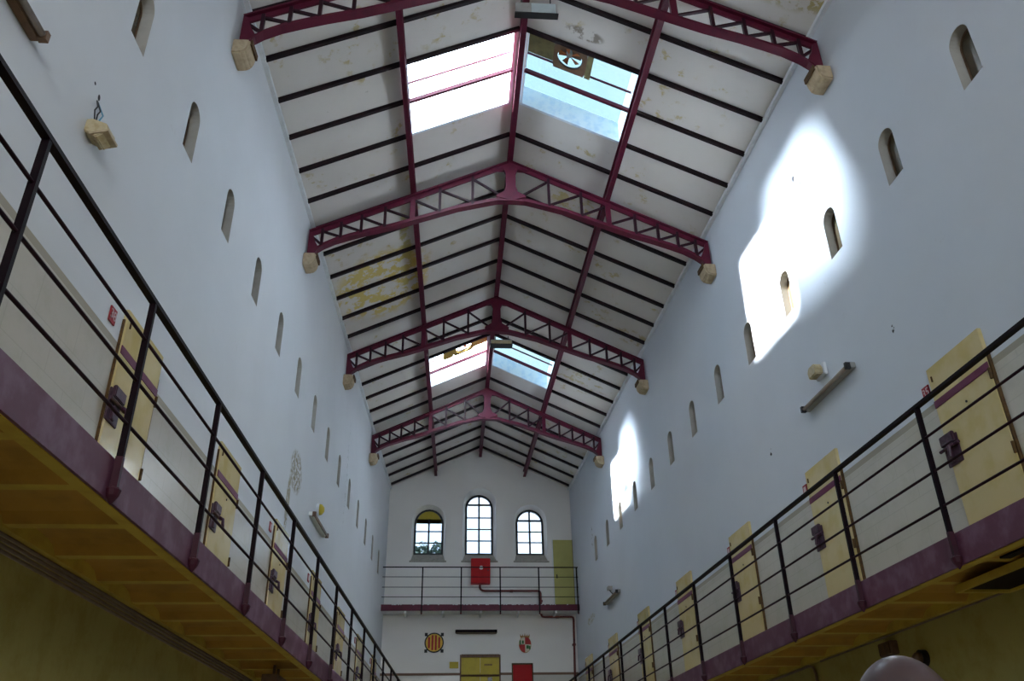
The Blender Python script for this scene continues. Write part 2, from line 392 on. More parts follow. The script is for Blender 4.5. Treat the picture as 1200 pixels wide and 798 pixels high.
# ------------------------------------------------------------------ floor, roof
mb = MB(); mb.hexa([(-W(YN) - .45, YN, FLOOR - .2), (W(YN) + .45, YN, FLOOR - .2), (W(YB) + .45, YB + .45, FLOOR - .2), (-W(YB) - .45, YB + .45, FLOOR - .2),
                    (-W(YN) - .45, YN, FLOOR), (W(YN) + .45, YN, FLOOR), (W(YB) + .45, YB + .45, FLOOR), (-W(YB) - .45, YB + .45, FLOOR)])
tag(mb.build('floor', M_floor), 'worn pale floor of the hall', 'floor', kind='structure')
mb = MB()
UO = (.03, .50)                     # openings: fraction of the half width from the ridge
ys = [YN] + [v for p in SKY for v in p] + [YB + .45]
for s in (-1, 1):
    for a, (ya, yb) in enumerate(zip(ys, ys[1:])):
        strips = [(0, UO[0]), (UO[0], UO[1]), (UO[1], 1.0)]
        for k, (ua, ub) in enumerate(strips):
            if a % 2 == 1 and k == 1: continue
            pt = lambda u, y, dz: (s * u * W(y), y, roofz(u * W(y), y) + dz)
            e1 = 1.12 if k == 2 else ub
            mb.hexa([pt(ua, ya, 0), pt(e1, ya, 0), pt(e1, yb, 0), pt(ua, yb, 0), pt(ua, ya, .12), pt(e1, ya, .12), pt(e1, yb, .12), pt(ua, yb, .12)])
tag(mb.build('ceiling', M_ceil), 'pitched white boarded ceiling with yellowish damp stains', 'ceiling', kind='structure')
for s in (-1, 1):
    r = MB()
    r.beam(WP(s, YN, EAVE - .035, .03), WP(s, YB, EAVE - .035, .03), .06, .06)
    tag(r.build('trim_%d' % (1 if s < 0 else 2), M_white), 'thin white cornice strip along the top of the %s wall' % SIDE[s], 'trim', kind='structure')

# ------------------------------------------------------------------ skylights
SH = .42
sn = 40
names = {0: 'between the two nearest trusses', 1: 'between the third and fourth trusses'}
for k, (ya, yb) in enumerate(SKY):
    for s in (-1, 1):
        P = lambda u, y, dz: Vector((s * u * W(y), y, roofz(u * W(y), y) + dz))
        e = empty('window_%d' % sn, P(.25, (ya + yb) / 2, 0), 'open roof skylight on the %s slope, %s' % (SIDE[s], names[k]), 'skylight', 'roof skylights', 'structure'); sn += 1
        r = MB(); g = .004; c = [(UO[0] + g, ya + g), (UO[1] - g, ya + g), (UO[1] - g, yb - g), (UO[0] + g, yb - g)]
        cx, cy = (UO[0] + UO[1]) / 2, (ya + yb) / 2
        for i in range(4):
            a, b = c[i], c[(i + 1) % 4]
            ao, bo = [(cx + (q[0] - cx) * 1.06, cy + (q[1] - cy) * 1.06) for q in (a, b)]
            r.hexa([P(*a, 0), P(*b, 0), P(*bo, .0), P(*ao, .0), P(*a, SH), P(*b, SH), P(*bo, SH), P(*ao, SH)])
        r.build('shaft', M_shaft, e)
        r = MB(); r.hexa([P(UO[0], ya, SH), P(UO[1], ya, SH), P(UO[1], yb, SH), P(UO[0], yb, SH), P(UO[0], ya, SH + .008), P(UO[1], ya, SH + .008), P(UO[1], yb, SH + .008), P(UO[0], yb, SH + .008)])
        r.build('pane', M_glass if s < 0 else M_glass_blue, e)
        for yy, w, h, dz in ((ya + (yb - ya) * .36, .02, .03, .16), (ya + (yb - ya) * .50, .05, .06, -.02)):
            MB().beam(P(UO[0], yy, dz), P(UO[1], yy, dz), w, h).build('glazing_bar', M_maroon, e)
        for u, v0, v1 in ((UO[0], ya, yb),):
            pass
        r = MB()
        r.beam(P(UO[1] - .004, ya, -.0), P(UO[1] - .004, yb, .0), .02, .09)
        r.build('kerb', M_white, e)
# fan boards in two of the skylights
def fan(k, s, u0, u1, fc, lab, mb_, mf_):
    ya, yb = SKY[k]; P = lambda u, y, dz: Vector((s * u * W(y), y, roofz(u * W(y), y) + dz))
    y0, y1 = ya + .01, ya + .50
    e = empty('exhaust_fan', P((u0 + u1) / 2, y0, .06), lab, 'fan')
    fn = lambda u, y, dz: P(u, y, dz)
    # board with a round hole
    n = 24; cu, cyy = fc, (y0 + y1) / 2; R = .19
    hole = [(cu + R * math.cos(2 * math.pi * i / n) / W(cyy), cyy + R * math.sin(2 * math.pi * i / n)) for i in range(n)]
    def edge(i):
        a = 2 * math.pi * i / n; dx, dy = math.cos(a), math.sin(a)
        ux0, ux1 = cu - .25 / W(cyy), cu + .25 / W(cyy)
        t = min(((ux1 - cu) / dx if dx > 1e-6 else 9e9), ((ux0 - cu) / dx if dx < -1e-6 else 9e9), ((y1 - cyy) / dy if dy > 1e-6 else 9e9), ((y0 - cyy) / dy if dy < -1e-6 else 9e9))
        return (cu + dx * t, cyy + dy * t)
    r = MB()
    for i in range(n):
        a, b = hole[i], hole[(i + 1) % n]; A, B = edge(i), edge(i + 1)
        r.quad(fn(*a, .04), fn(*b, .04), fn(*B, .04), fn(*A, .04)); r.quad(fn(*a, .07), fn(*b, .07), fn(*B, .07), fn(*A, .07))
        r.quad(fn(*a, .04), fn(*b, .04), fn(*b, .07), fn(*a, .07))
    r.build('mounting_board', mb_, e)
    r = MB(); lo, hi = sorted((u0, cu - .25 / W(cyy)))
    if hi - lo > .01: r.hexa([fn(lo, y0, .04), fn(hi, y0, .04), fn(hi, y1 - .1, .04), fn(lo, y1 - .1, .04), fn(lo, y0, .07), fn(hi, y0, .07), fn(hi, y1 - .1, .07), fn(lo, y1 - .1, .07)])
    r.build('filler_board', mf_, e); r = MB(); lo, hi = sorted((cu + .25 / W(cyy), u1))
    r.hexa([fn(lo, y0, .04), fn(hi, y0, .04), fn(hi, y1, .04), fn(lo, y1, .04), fn(lo, y0, .07), fn(hi, y0, .07), fn(hi, y1, .07), fn(lo, y1, .07)])
    r.build('filler_board', mf_, e)
    hub = fn(cu, cyy, .12)
    ring = [fn(cu + (R + .01) * math.cos(2 * math.pi * i / 24) / W(cyy), cyy + (R + .01) * math.sin(2 * math.pi * i / 24), .09) for i in range(25)]
    MB().tube(ring, .014, 6).build('ring', M_black, e)
    cw = MB(); cw.hexa([fn(cu - .16 / W(cyy), y0 + .02, .26), fn(cu + .20 / W(cyy), y0 + .02, .26), fn(cu + .20 / W(cyy), y1 - .12, .26), fn(cu - .16 / W(cyy), y1 - .12, .26), fn(cu - .16 / W(cyy), y0 + .02, .28), fn(cu + .20 / W(cyy), y0 + .02, .28), fn(cu + .20 / W(cyy), y1 - .12, .28), fn(cu - .16 / W(cyy), y1 - .12, .28)])
    cw.build('sky_block', M_brown, e)  # brown plate added above the hole to keep bright sky out
    MB().tube([hub, hub + Vector((0, 0, .09))], .045, 12).build('motor', M_grey, e)
    for j in range(5):
        a = 2 * math.pi * j / 5 + .4; d = .5
        p = lambda rr, aa, dz: fn(cu + rr * math.cos(aa) / W(cyy), cyy + rr * math.sin(aa), dz)
        bl = MB(); bl.hexa([p(.04, a, .11), p(.17, a, .10), p(.17, a + d, .13), p(.04, a + d, .13), p(.04, a, .115), p(.17, a, .105), p(.17, a + d, .135), p(.04, a + d, .135)])
        bl.build('blade', M_orange, e)
fan(0, 1, .03, .31, .215, 'brown board with a broken round exhaust fan in the nearer skylight', M_brown, M_dirt)
fan(1, -1, .03, .38, .22, 'ochre board, bounced light in its colour, with an exhaust fan in the farther skylight', M_ochre, M_ochre)

# ------------------------------------------------------------------ purlins and rafters
def ibeam(a, b, w, h, name, mat, label, cat, group):
    e = MB(); a, b = Vector(a), Vector(b)
    t = .02
    e.beam(a, b, w, t, dh=t / 2); e.beam(a, b, .02, h, dh=h / 2); e.beam(a, b, w, t, dh=h - t / 2)
    return tag(e.build(name, mat), label, cat, group)
def apex(y): return 10.424 - .0284 * (y - 7.52)
def tch(u, y): return apex(y) - (apex(y) - 8.643) * u / .9925     # top of the truss top chord at fraction u
ibeam((0, YN, apex(YN) + .0), (0, YB + .02, apex(YB)), .09, .2, 'roof_purlin', M_maroon, 'long maroon steel beam along the ridge of the ceiling', 'roof beam', 'long roof beams')
for s in (-1, 1):
    f = lambda y: (s * .497 * W(y), y, tch(.497, y) + .005)
    ibeam(f(YN), f(YB + .02), .085, .19, 'roof_purlin', M_maroon, 'long maroon steel beam halfway up the %s roof slope' % SIDE[s], 'roof beam', 'long roof beams')
zone = lambda y: sum(1 for t in TY if y > t)
zn = ['before the nearest truss', 'between the nearest and second trusses', 'between the second and third trusses', 'between the third and fourth trusses', 'between the fourth truss and end wall']
for s in (-1, 1):
    cnt = {}
    for k in range(-3, 23):
        y = RY(k); z = zone(y); cnt[z] = cnt.get(z, 0) + 1
        j = cnt[z]
        e = MB(); seg = [(.012, .987)]
        if k in (2, 14): seg = [(.512, .987)]
        if k in (3, 15): seg = [(.512, .987)]
        for ua, ub in seg:
            A = Vector((s * ua * W(y), y, roofz(ua * W(y), y) - .03)); B = Vector((s * ub * W(y), y, roofz(ub * W(y), y) - .03))
            e.beam(A, B, .055, .065)
        tag(e.build('roof_rafter', M_rafter), 'dark %srafter on the %s slope, %s one %s' % ('short ' if seg[0][0] > .1 else '', SIDE[s], ORD[j - 1].replace('nearest', 'first'), zn[z]), 'rafter', 'dark rafters under the ceiling boards')

# ------------------------------------------------------------------ trusses
LOW = [(0, 9.375), (.07, 9.365), (.12, 9.32), (.27, 9.175), (.45, 8.93), (.60, 8.73), (.72, 8.60), (.80, 8.50), (.865, 8.41), (.92, 8.30), (.955, 8.20), (.975, 8.10)]
VX = [.93, .842, .745, .632, .497, .362, .196]
def low(u, y):
    k = (9.519 - .0284 * (y - 7.52) - 8.13) / (9.375 - 8.10)
    for (a, za), (b, zb) in zip(LOW, LOW[1:]):
        if a <= u <= b: return 8.13 + (za + (zb - za) * (u - a) / (b - a) - 8.10) * k
    return 8.13
def truss(i, y):
    w = W(y); e = empty('roof_truss', (0, y, 8.13), 'maroon lattice steel roof truss, %s across the hall' % ['nearest', 'second nearest', 'third', 'fourth and farthest'][i], 'roof truss', 'steel roof trusses')
    T = lambda s, u, z, dy=0: Vector((s * u * w, y + dy, z))
    for s in (-1, 1):
        r = MB(); a, b = T(s, 0, apex(y)), T(s, .9925, 8.643)
        r.beam(a, b, .13, .025, dh=-.0125); r.beam(a, b, .03, .10, dh=-.05); r.build('top_chord', M_maroon, e)
        r = MB(); us = [p[0] for p in LOW]
        fine = []
        for p, q in zip(us, us[1:]): fine += [p, (p + q) / 2]
        fine += [us[-1]]
        pts = [T(s, u, low(u, y)) for u in fine]
        hw = .065
        def strip(z0, z1, h):
            for p, q in zip(pts, pts[1:]):
                r.hexa([p + Vector((0, -h, z0)), q + Vector((0, -h, z0)), q + Vector((0, h, z0)), p + Vector((0, h, z0)), p + Vector((0, -h, z1)), q + Vector((0, -h, z1)), q + Vector((0, h, z1)), p + Vector((0, h, z1))])
        strip(0, .025, hw); strip(.02, .10, .018)
        r.build('bottom_chord', M_maroon, e)
        # web
        for j, u in enumerate(VX):
            wid = .09 if abs(u - .497) < .01 else .045
            MB().beam(T(s, u, low(u, y) + .05), T(s, u, tch(u, y) - .04), wid, .05, up=(0, 1, 0)).build('vertical_strut', M_maroon if wid > .08 else M_web, e)
        allu = [.985] + VX + [.03]
        for ua, ub in zip(allu, allu[1:]):
            MB().beam(T(s, ua, tch(ua, y) - .09), T(s, ub, low(ub, y) + .09), .035, .035, up=(0, 1, 0)).build('diagonal_brace', M_web, e)
        # end shoe
        r = MB(); poly = [(.992, 8.64), (.992, 8.13), (.965, 8.13), (.94, 8.30), (.962, 8.44), (.975, 8.60)]
        r.prism(poly, lambda u, v, t: (s * u * w, y + t, v), -.05, .05); r.build('end_plate', M_maroon, e)
    r = MB(); za, zb = apex(y), low(0, y)
    poly = [(-.26, zb + .10), (-.26, zb + .13), (-.12, zb + .22), (-.085, zb + .34), (-.085, za - .28), (-.12, za - .20), (-.36, za - .215), (-.36, za - .16), (0, za), (.36, za - .16), (.36, za - .215), (.12, za - .20), (.085, za - .28), (.085, zb + .34), (.12, zb + .22), (.26, zb + .13), (.26, zb + .10), (0, zb + .03)]
    r.prism(poly, lambda u, v, t: (u, y + t, v), -.035, .035); r.build('gusset_plate', M_maroon, e)
    for s in (-1, 1):
        c = empty('stone_corbel', WP(s, y, 7.92), 'tan stone corbel on the %s wall carrying the %s truss' % (SIDE[s], ['nearest', 'second', 'third', 'farthest'][i]), 'corbel', 'stone corbels under the truss ends')
        r = MB(); prof = [(0, 8.13), (.205, 8.13), (.205, 8.03), (.19, 7.99), (.17, 7.94), (.12, 7.91), (.06, 7.90), (0, 7.90)]
        r.prism(prof, lambda u, v, t: WP(s, y + t, v, u - .01), -.15, .16)
        b = r.build('block', M_stone, c, bevel=.02)
        r = MB(); r.wbox(s, y - .12, y + .13, 8.06, 8.14, .200, .222); r.build('bearing_plate', M_rust, c)
for i, y in enumerate(TY): truss(i, y)

# ------------------------------------------------------------------ side galleries
OFF = .87
for s in (-1, 1):
    e = empty('gallery_deck', WP(s, 3, 1.60, .45), '%s side gallery deck, purple edge band over an ochre vaulted underside' % SIDE[s], 'gallery')
    y0, y1 = YN, YB - .01
    MB().wbox(s, y0, y1, 1.715, DECK, .0, OFF - .02).build('slab', M_soffit, e)
    MB().wbox(s, y0, y1, 1.605, DECK + .01, OFF - .02, OFF).build('edge_band', M_purple, e)
    rv = MB(); r = MB(); r.wbox(s, y0, y1, 1.60, 1.72, OFF - .10, OFF - .02); r.wbox(s, y0, y1, 1.60, 1.72, 0, .07)
    p = .71; o0, o1 = .07, OFF - .10; n = 8
    y = 4.58 - 14 * p
    while y < y1 - .05:
        ya, yb = max(y, y0), min(y + p, y1)
        rib = .09
        r.wbox(s, ya, min(ya + rib, y1), 1.615, 1.72, o0, o1)
        a, b = ya + rib, yb
        if b - a > .2:
            prev = None
            for q in range(n + 1):
                t = q / n; yy = a + (b - a) * t; zz = 1.615 + .085 * math.sqrt(max(0, 1 - (2 * t - 1) ** 2))
                if prev:
                    rv.hexa([WP(s, prev[0], prev[1], o0), WP(s, yy, zz, o0), WP(s, yy, zz, o1), WP(s, prev[0], prev[1], o1), WP(s, prev[0], 1.72, o0), WP(s, yy, 1.72, o0), WP(s, yy, 1.72, o1), WP(s, prev[0], 1.72, o1)])
                prev = (yy, zz)
        y += p
    rv.build('vaults', M_vault, e); r.build('ribs', M_soffit, e)
    # railing
    e = empty('gallery_railing', WP(s, 3, 1.57, OFF + .02), 'black iron railing of the %s side gallery' % SIDE[s], 'railing', 'side gallery railings')
    rx = lambda y, z: Vector((s * 3.169 * (1 - .0062 * y) * (1 - TP * y), y, z))
    def rx(y, z): return WP(s, y, z, OFF + .025)
    ya = -3.0
    MB().beam(rx(ya, 2.89), rx(YB, 2.89), .045, .028).build('handrail', M_iron, e)
    for z in (2.615, 2.335, 2.055): MB().tube([rx(ya, z), rx(YB, z)], .011, 8).build('rail', M_rail, e)
    yp = (3.2857 if s < 0 else 3.159) - 1.494 * 4
    while yp < YB - .1:
        if yp > ya:
            pst = MB().beam(rx(yp, 1.85), rx(yp, 2.885), .038, .03, up=(0, 1, 0)).build('post', M_iron, e)
            f = MB(); f.beam(rx(yp, 1.66), rx(yp, 1.852), .042, .034, up=(0, 1, 0))
            c = rx(yp, 0); f.tube([(c.x, c.y, z) for z in (1.672, 1.665, 1.655, 1.62, 1.59, 1.571)], [.02, .04, .045, .036, .018, .003], 10)
            f.build('finial', M_finial, pst)
        yp += 1.494

# ------------------------------------------------------------------ cell doors of the galleries
def digits(txt, s, y, z, h, parent, mat, off):
    cu = bpy.data.curves.new('number', 'FONT'); cu.body = txt; cu.size = h; cu.extrude = .002; cu.align_x = 'CENTER'; cu.align_y = 'CENTER'
    o = bpy.data.objects.new('number', cu); COL.objects.link(o)
    me = bpy.data.meshes.new_from_object(o.evaluated_get(bpy.context.evaluated_depsgraph_get())); bpy.data.objects.remove(o)
    n = bpy.data.objects.new('number', me); COL.objects.link(n); me.materials.clear(); me.materials.append(mat)
    n.parent = parent; n.location = WP(s, y, z, off) - worldloc(parent)
    n.rotation_euler = (math.pi / 2, 0, math.pi / 2 if s < 0 else -math.pi / 2)
    return n
dn = 1
for s in (-1, 1):
    for i in range(0 if s < 0 else -1, 7):
        y0 = (6.325 if s < 0 else 6.31) + 2.8264 * i; y1 = y0 + .84; zt = 3.75
        nm = ORD[i] if i >= 0 else ('out of frame beside the viewer' if i == -1 else 'out of frame behind the viewer')
        lab = 'cream yellow cell door on the %s gallery, %s' % (SIDE[s], (nm + ' of the row') if i >= 0 else nm)
        e = empty('door_%d' % dn, WP(s, (y0 + y1) / 2, DECK), lab, 'door', '%s gallery cell doors' % SIDE[s], 'structure'); dn += 1
        MB().wbox(s, y0, y1, DECK, zt, -.005, .035).build('leaf', M_door, e, bevel=.004)
        hy = y1 if s < 0 else y0; ly = y0 if s < 0 else y1; dl = 1 if s < 0 else -1      # hinge edge, lock edge
        MB().wbox(s, min(hy, hy + dl * .02), max(hy, hy + dl * .02), DECK, zt - .22, .0, .028).build('hinge_stile', M_rust, e)
        ea, eb = sorted((ly, ly - dl * .014)); MB().wbox(s, ea, eb, DECK, zt - .1, 0, .02).build('edge_strip', M_rust, e)
        MB().wbox(s, y0, y1 - .0, 3.345, 3.415, .033, .042).build('band', M_band, e)
        for z in (2.0, 2.62, 3.3): MB().tube([WP(s, hy + dl * .0, z - .05, .042), WP(s, hy + dl * .0, z + .05, .042)], .014, 8).build('hinge', M_rust, e)
        # lock: plate, bolt case, bolt, lever
        a, b = sorted((ly - dl * .03, ly + dl * .19))
        lk = MB().wbox(s, a, b, 2.76, 3.03, .033, .05).build('lock', M_lock, e, bevel=.004)
        MB().wbox(s, a + .01, b - .01, 2.95, 3.05, .05, .085).build('bolt_case', M_lock, lk, bevel=.008)
        MB().tube([WP(s, ly - dl * .06, 2.925, .07), WP(s, ly + dl * .23, 2.925, .07)], .016, 8).build('bolt', M_lock, lk)
        MB().tube([WP(s, ly + dl * .15, 2.93, .07), WP(s, ly + dl * .15, 2.90, .12), WP(s, ly + dl * .15, 2.80, .13)], .018, 8).build('lever', M_lock, lk)
        MB().wbox(s, ly + dl * .06 - .03, ly + dl * .06 + .03, 2.78, 2.90, .05, .068).build('keeper', M_lock, lk, bevel=.004)
        MB().tube([WP(s, (y0 + y1) / 2 - .02 * s, 3.22, .03), WP(s, (y0 + y1) / 2 - .02 * s, 3.22, .042)], .012, 8).build('peephole', M_black, e)
        MB().wbox(s, ly + dl * .06 - .006, ly + dl * .06 + .006, 3.60, 3.655, .033, .046).build('hook', M_rust, e)
        # number plaque beside it
        py = (ly - dl * .205) if s < 0 else ly + .12
        if i >= 0:
            q = empty('number_plaque', WP(s, py, 3.51), 'small red number plaque beside the %s cell door of the %s gallery' % (ORD[i], SIDE[s]), 'plaque', 'cell number plaques')
            MB().wbox(s, py - .055, py + .055, 3.505, 3.635, 0, .012).build('plate', M_sign, q)
            if i == 0: digits('38' if s < 0 else '35', s, py, 3.57, .115, q, M_signw, .013)
            else: MB().wbox(s, py - .03, py + .03, 3.53, 3.61, .012, .016).build('number_panel', M_signw, q)

# ------------------------------------------------------------------ end gallery
YG = 24.62; XG = W(YG) - .004
e = empty('gallery_deck', (0, YG, 5.13), 'narrow end gallery deck with a flaking maroon edge, below the arched windows', 'gallery')
MB().box(-XG + .02, XG - .02, YG + .02, YB - .003, 5.14, 5.27).build('slab', M_white, e)
MB().box(-XG, XG, YG, YG + .02, 5.12, 5.29).build('edge_band', M_maroon, e)
for x in (-2.1, -1.05, 0, 1.05, 2.1): MB().box(x - .03, x + .03, YG + .04, YB - .003, 5.06, 5.14).build('bracket', M_white, e)
r = MB()
for k in range(46):
    x = random.uniform(-.9, 2.5) if k < 36 else random.uniform(-2.5, -.9); r.box(x - random.uniform(.005, .03), x + .02, YG - .003, YG + .02, 5.275, 5.292)
r.build('flaked_paint', M_white, e)
e = empty('gallery_railing', (0, YG, 5.03), 'thin black railing of the end gallery below the arched windows', 'railing')
for z, t in ((6.32, .016), (6.045, .009), (5.76, .009), (5.49, .009)): MB().tube([(-XG, YG - .02, z), (XG, YG - .02, z)], t, 8).build('handrail' if z > 6.2 else 'rail', M_iron, e)
for x in (-1.651, -.561, .541, 1.642, 2.73):
    p_ = MB().box(x - .018, x + .018, YG - .035, YG - .003, 5.06, 6.32).build('post', M_iron, e)
    MB().tube([(x, YG - .019, 5.06), (x, YG - .019, 5.045), (x, YG - .019, 5.01)], [.018, .028, .004], 8).build('finial', M_maroon, p_)
# door at its right end, fire hose cabinet, pipe
e = empty('door_30', (2.45, YB, 5.29), 'olive cream door at the right end of the end gallery', 'door', None, 'structure')
MB().box(2.16, 2.735, YB - .05, YB, 5.27, 7.30).build('leaf', M_gdoor, e, bevel=.004)
MB().box(2.735, 2.75, YB - .06, YB, 5.27, 7.30).build('hinge_stile', M_rust, e)
MB().box(2.135, 2.16, YB - .035, YB, 5.27, 7.32).build('frame', M_white, e)
MB().tube([(2.24, YB - .05, 6.25), (2.24, YB - .1, 6.25), (2.24, YB - .1, 6.15)], .016, 8).build('handle', M_black, e)
e = empty('hose_cabinet', (0, YB, 5.98), 'red fire hose cabinet under the middle arched window', 'fire hose cabinet')
MB().box(-.275, .285, YB - .22, YB, 5.98, 6.70).build('cabinet', M_red, e, bevel=.012)
MB().box(-.25, .26, YB - .228, YB - .215, 6.005, 6.675).build('door', M_red, e, bevel=.004)
MB().tube([(.02, YB - .225, 6.42), (.02, YB - .24, 6.42)], .055, 20).build('disc', M_white, e)['label'] = 'white round disc'
MB().tube([(.22, YB - .225, 6.35), (.22, YB - .245, 6.35)], .02, 10).build('lock', M_black, e)
r = MB(); yp = YB - .09
pts = [(-.01, yp, 5.99), (-.01, yp, 5.88), (.02, yp, 5.83), (.07, yp, 5.80), (.14, yp, 5.79), (1.66, yp, 5.79), (1.72, yp, 5.77), (1.74, yp, 5.72), (1.745, yp, 5.27)]
r.tube(pts, .032, 8)
r.tube([(1.745, yp, 5.29), (1.745, yp, 5.12), (1.77, yp, 5.07), (1.84, yp, 5.06), (2.60, yp, 5.06), (2.655, yp, 5.04), (2.665, yp, 4.98), (2.62, yp, 3.2), (2.60, yp, 1.85)], .032, 8)
pe = tag(r.build('water_pipe', M_redpipe, smooth=True), 'red brown water pipe running from the hose cabinet down the end wall corner', 'pipe')
for (x, z) in ((.9, 5.79), (1.745, 5.5), (2.2, 5.06), (2.645, 4.3)):
    MB().box(x - .045, x + .045, yp - .04, YB, z - .025, z + .025).build('clip', M_redpipe, pe)

# ------------------------------------------------------------------ lower end wall
e = empty('striped_emblem', (-1.285, YB, 4.13), 'round yellow and red striped emblem in a black ring on the end wall', 'emblem')
cx, cz, R = -1.285, 4.38, .235
circ = lambda r_, n=32: [(cx + r_ * math.cos(2 * math.pi * i / n), cz + r_ * math.sin(2 * math.pi * i / n)) for i in range(n)]
fy = lambda u, v, t: (u, YB - t, v)
MB().prism(circ(R + .035), fy, 0, .012).build('black_ring', M_black, e)
MB().prism(circ(R), fy, .012, .018).build('yellow_disc', M_cat_y, e)
for dx in (-.142, -.047, .047, .142):
    h = math.sqrt((R - .03) ** 2 - dx * dx); MB().box(cx + dx - .026, cx + dx + .026, YB - .024, YB - .017, cz - h, cz + h).build('red_stripe', M_cat_r, e)
for sx in (-1, 1):
    for sz in (-1, 1): MB().box(cx + sx * .225 - .04, cx + sx * .225 + .04, YB - .010, YB, cz + sz * .22 - .045, cz + sz * .22 + .045).build('corner_block', M_black, e)
e = empty('coat_of_arms', (1.265, YB, 4.11), 'quartered red and cream coat of arms with a crown on the end wall', 'emblem')
cx, cz, a_, b_ = 1.265, 4.325, .165, .215
def oval(k=1, n=32): return [(cx + a_ * k * math.cos(2 * math.pi * i / n), cz + b_ * k * math.sin(2 * math.pi * i / n)) for i in range(n)]
MB().prism(oval(1.06), fy, 0, .008).build('rim', M_gold, e)
def quarter(q):
    n = 10; return [(cx, cz)] + [(cx + a_ * math.cos(math.pi / 2 * (q + i / n)), cz + b_ * math.sin(math.pi / 2 * (q + i / n))) for i in range(n + 1)]
for q, m in ((0, M_cat_r), (1, M_cream), (2, M_cat_r), (3, M_cream)): MB().prism(quarter(q), fy, .008, .014).build('quarter', m, e)
for (dx, dz, w, h) in ((-.06, .06, .025, .045), (.07, -.07, .035, .045), (-.135, .05, .02, .06), (.13, -.09, .02, .05)): MB().box(cx + dx - w, cx + dx + w, YB - .02, YB - .013, cz + dz - h, cz + dz + h).build('charge', M_green, e)
r = MB()
for k in range(5):
    x = cx - .11 + .055 * k; h = .10 if k == 2 else .07; r.prism([(x - .022, cz + .21), (x + .022, cz + .21), (x + (k - 2) * .012, cz + .21 + h)], fy, 0, .014)
r.box(cx - .13, cx + .13, YB - .014, YB, cz + .185, cz + .225); r.build('crown', M_gold, e)
e = empty('fluorescent_light', (-.1, YB, 4.61), 'long dark fluorescent fitting on the end wall above the yellow double door', 'light')
MB().box(-.70, .48, YB - .07, YB, 4.64, 4.72).build('housing', M_iron, e)
MB().tube([(-.68, YB - .09, 4.62), (.46, YB - .09, 4.62)], .02, 8).build('tube', M_conduit, e)
tag(MB().box(-.845, -.60, YB - .015, YB, 3.70, 3.87).build('wall_sign', M_yel), 'small mustard sign left of the yellow double door', 'sign')
e = empty('door_31', (.02, YB, 1.85), 'mustard double door with a transom in the end wall', 'door', None, 'structure')
MB().box(-.56, -.52, YB - .05, YB, 1.85, 4.05).build('jamb', M_brown, e); MB().box(.53, .57, YB - .05, YB, 1.85, 4.05).build('jamb', M_brown, e)
MB().box(-.52, .53, YB - .06, YB, 3.98, 4.06).build('head', M_brown, e); MB().box(-.52, .53, YB - .055, YB, 3.48, 3.53).build('transom_bar', M_rust, e)
MB().box(-.52, .0, YB - .03, YB, 3.53, 3.98).build('transom_panel', M_yel, e); MB().box(.008, .53, YB - .03, YB, 3.53, 3.98).build('transom_panel', M_yel, e)
MB().box(-.52, .0, YB - .03, YB, 1.85, 3.48).build('leaf', M_yel, e); lf = MB().box(.01, .53, YB - .03, YB, 1.85, 3.48).build('leaf', M_yel, e)
MB().box(.21, .33, YB - .036, YB - .03, 2.9, 3.46).build('glass_strip', M_slit, lf)
r = MB()
for k in range(5): r.box(.12 + .045 * k, .15 + .045 * k, YB - .034, YB - .03, 3.76, 3.81)
r.build('faded_marking', M_brown, e)
e = empty('door_32', (1.17, YB, 1.85), 'red door in the end wall right of the mustard double door', 'door', None, 'structure')
MB().box(.91, 1.44, YB - .05, YB, 1.85, 3.78).build('leaf', M_red, e, bevel=.004)
r = MB(); r.box(.88, 1.47, YB - .06, YB, 3.78, 3.82); r.box(.88, .91, YB - .06, YB, 1.85, 3.78); r.box(1.44, 1.47, YB - .06, YB, 1.85, 3.78); r.build('frame', M_rust, e)
MB().tube([(.98, YB - .05, 2.85), (.98, YB - .09, 2.85)], .025, 10).build('knob', M_black, e)

# ------------------------------------------------------------------ things on the walls
def tubelight(s, y0, y1, z, lab, mt=M_grey):
    e = empty('fluorescent_light', WP(s, (y0 + y1) / 2, z - .04), lab, 'light', 'wall fluorescent lights')
    MB().wbox(s, y0, y1, z - .035, z + .035, 0, .07).build('housing', mt, e, bevel=.006)
    MB().tube([WP(s, y0 + .05, z - .015, .095), WP(s, y1 - .05, z - .015, .095)], .024, 10).build('tube', M_tube, e, smooth=True)
    for y in (y0 + .02, y1 - .02): MB().wbox(s, y - .02, y + .02, z - .045, z + .03, .06, .12).build('lamp_holder', M_black if s > 0 else M_brown, e)
tubelight(-1, 2.96, 4.20, 4.55, 'dark fluorescent light on the left wall cut by the top left corner', M_brown)
tubelight(-1, 14.15, 15.45, 4.53, 'pale fluorescent light on the left wall beside a round lamp', M_white)
tubelight(1, 8.36, 9.60, 4.45, 'long fluorescent light on the right wall below a tan emergency lamp')
tubelight(1, 19.85, 21.2, 4.57, 'farther fluorescent light on the right wall near the end gallery', M_grey)
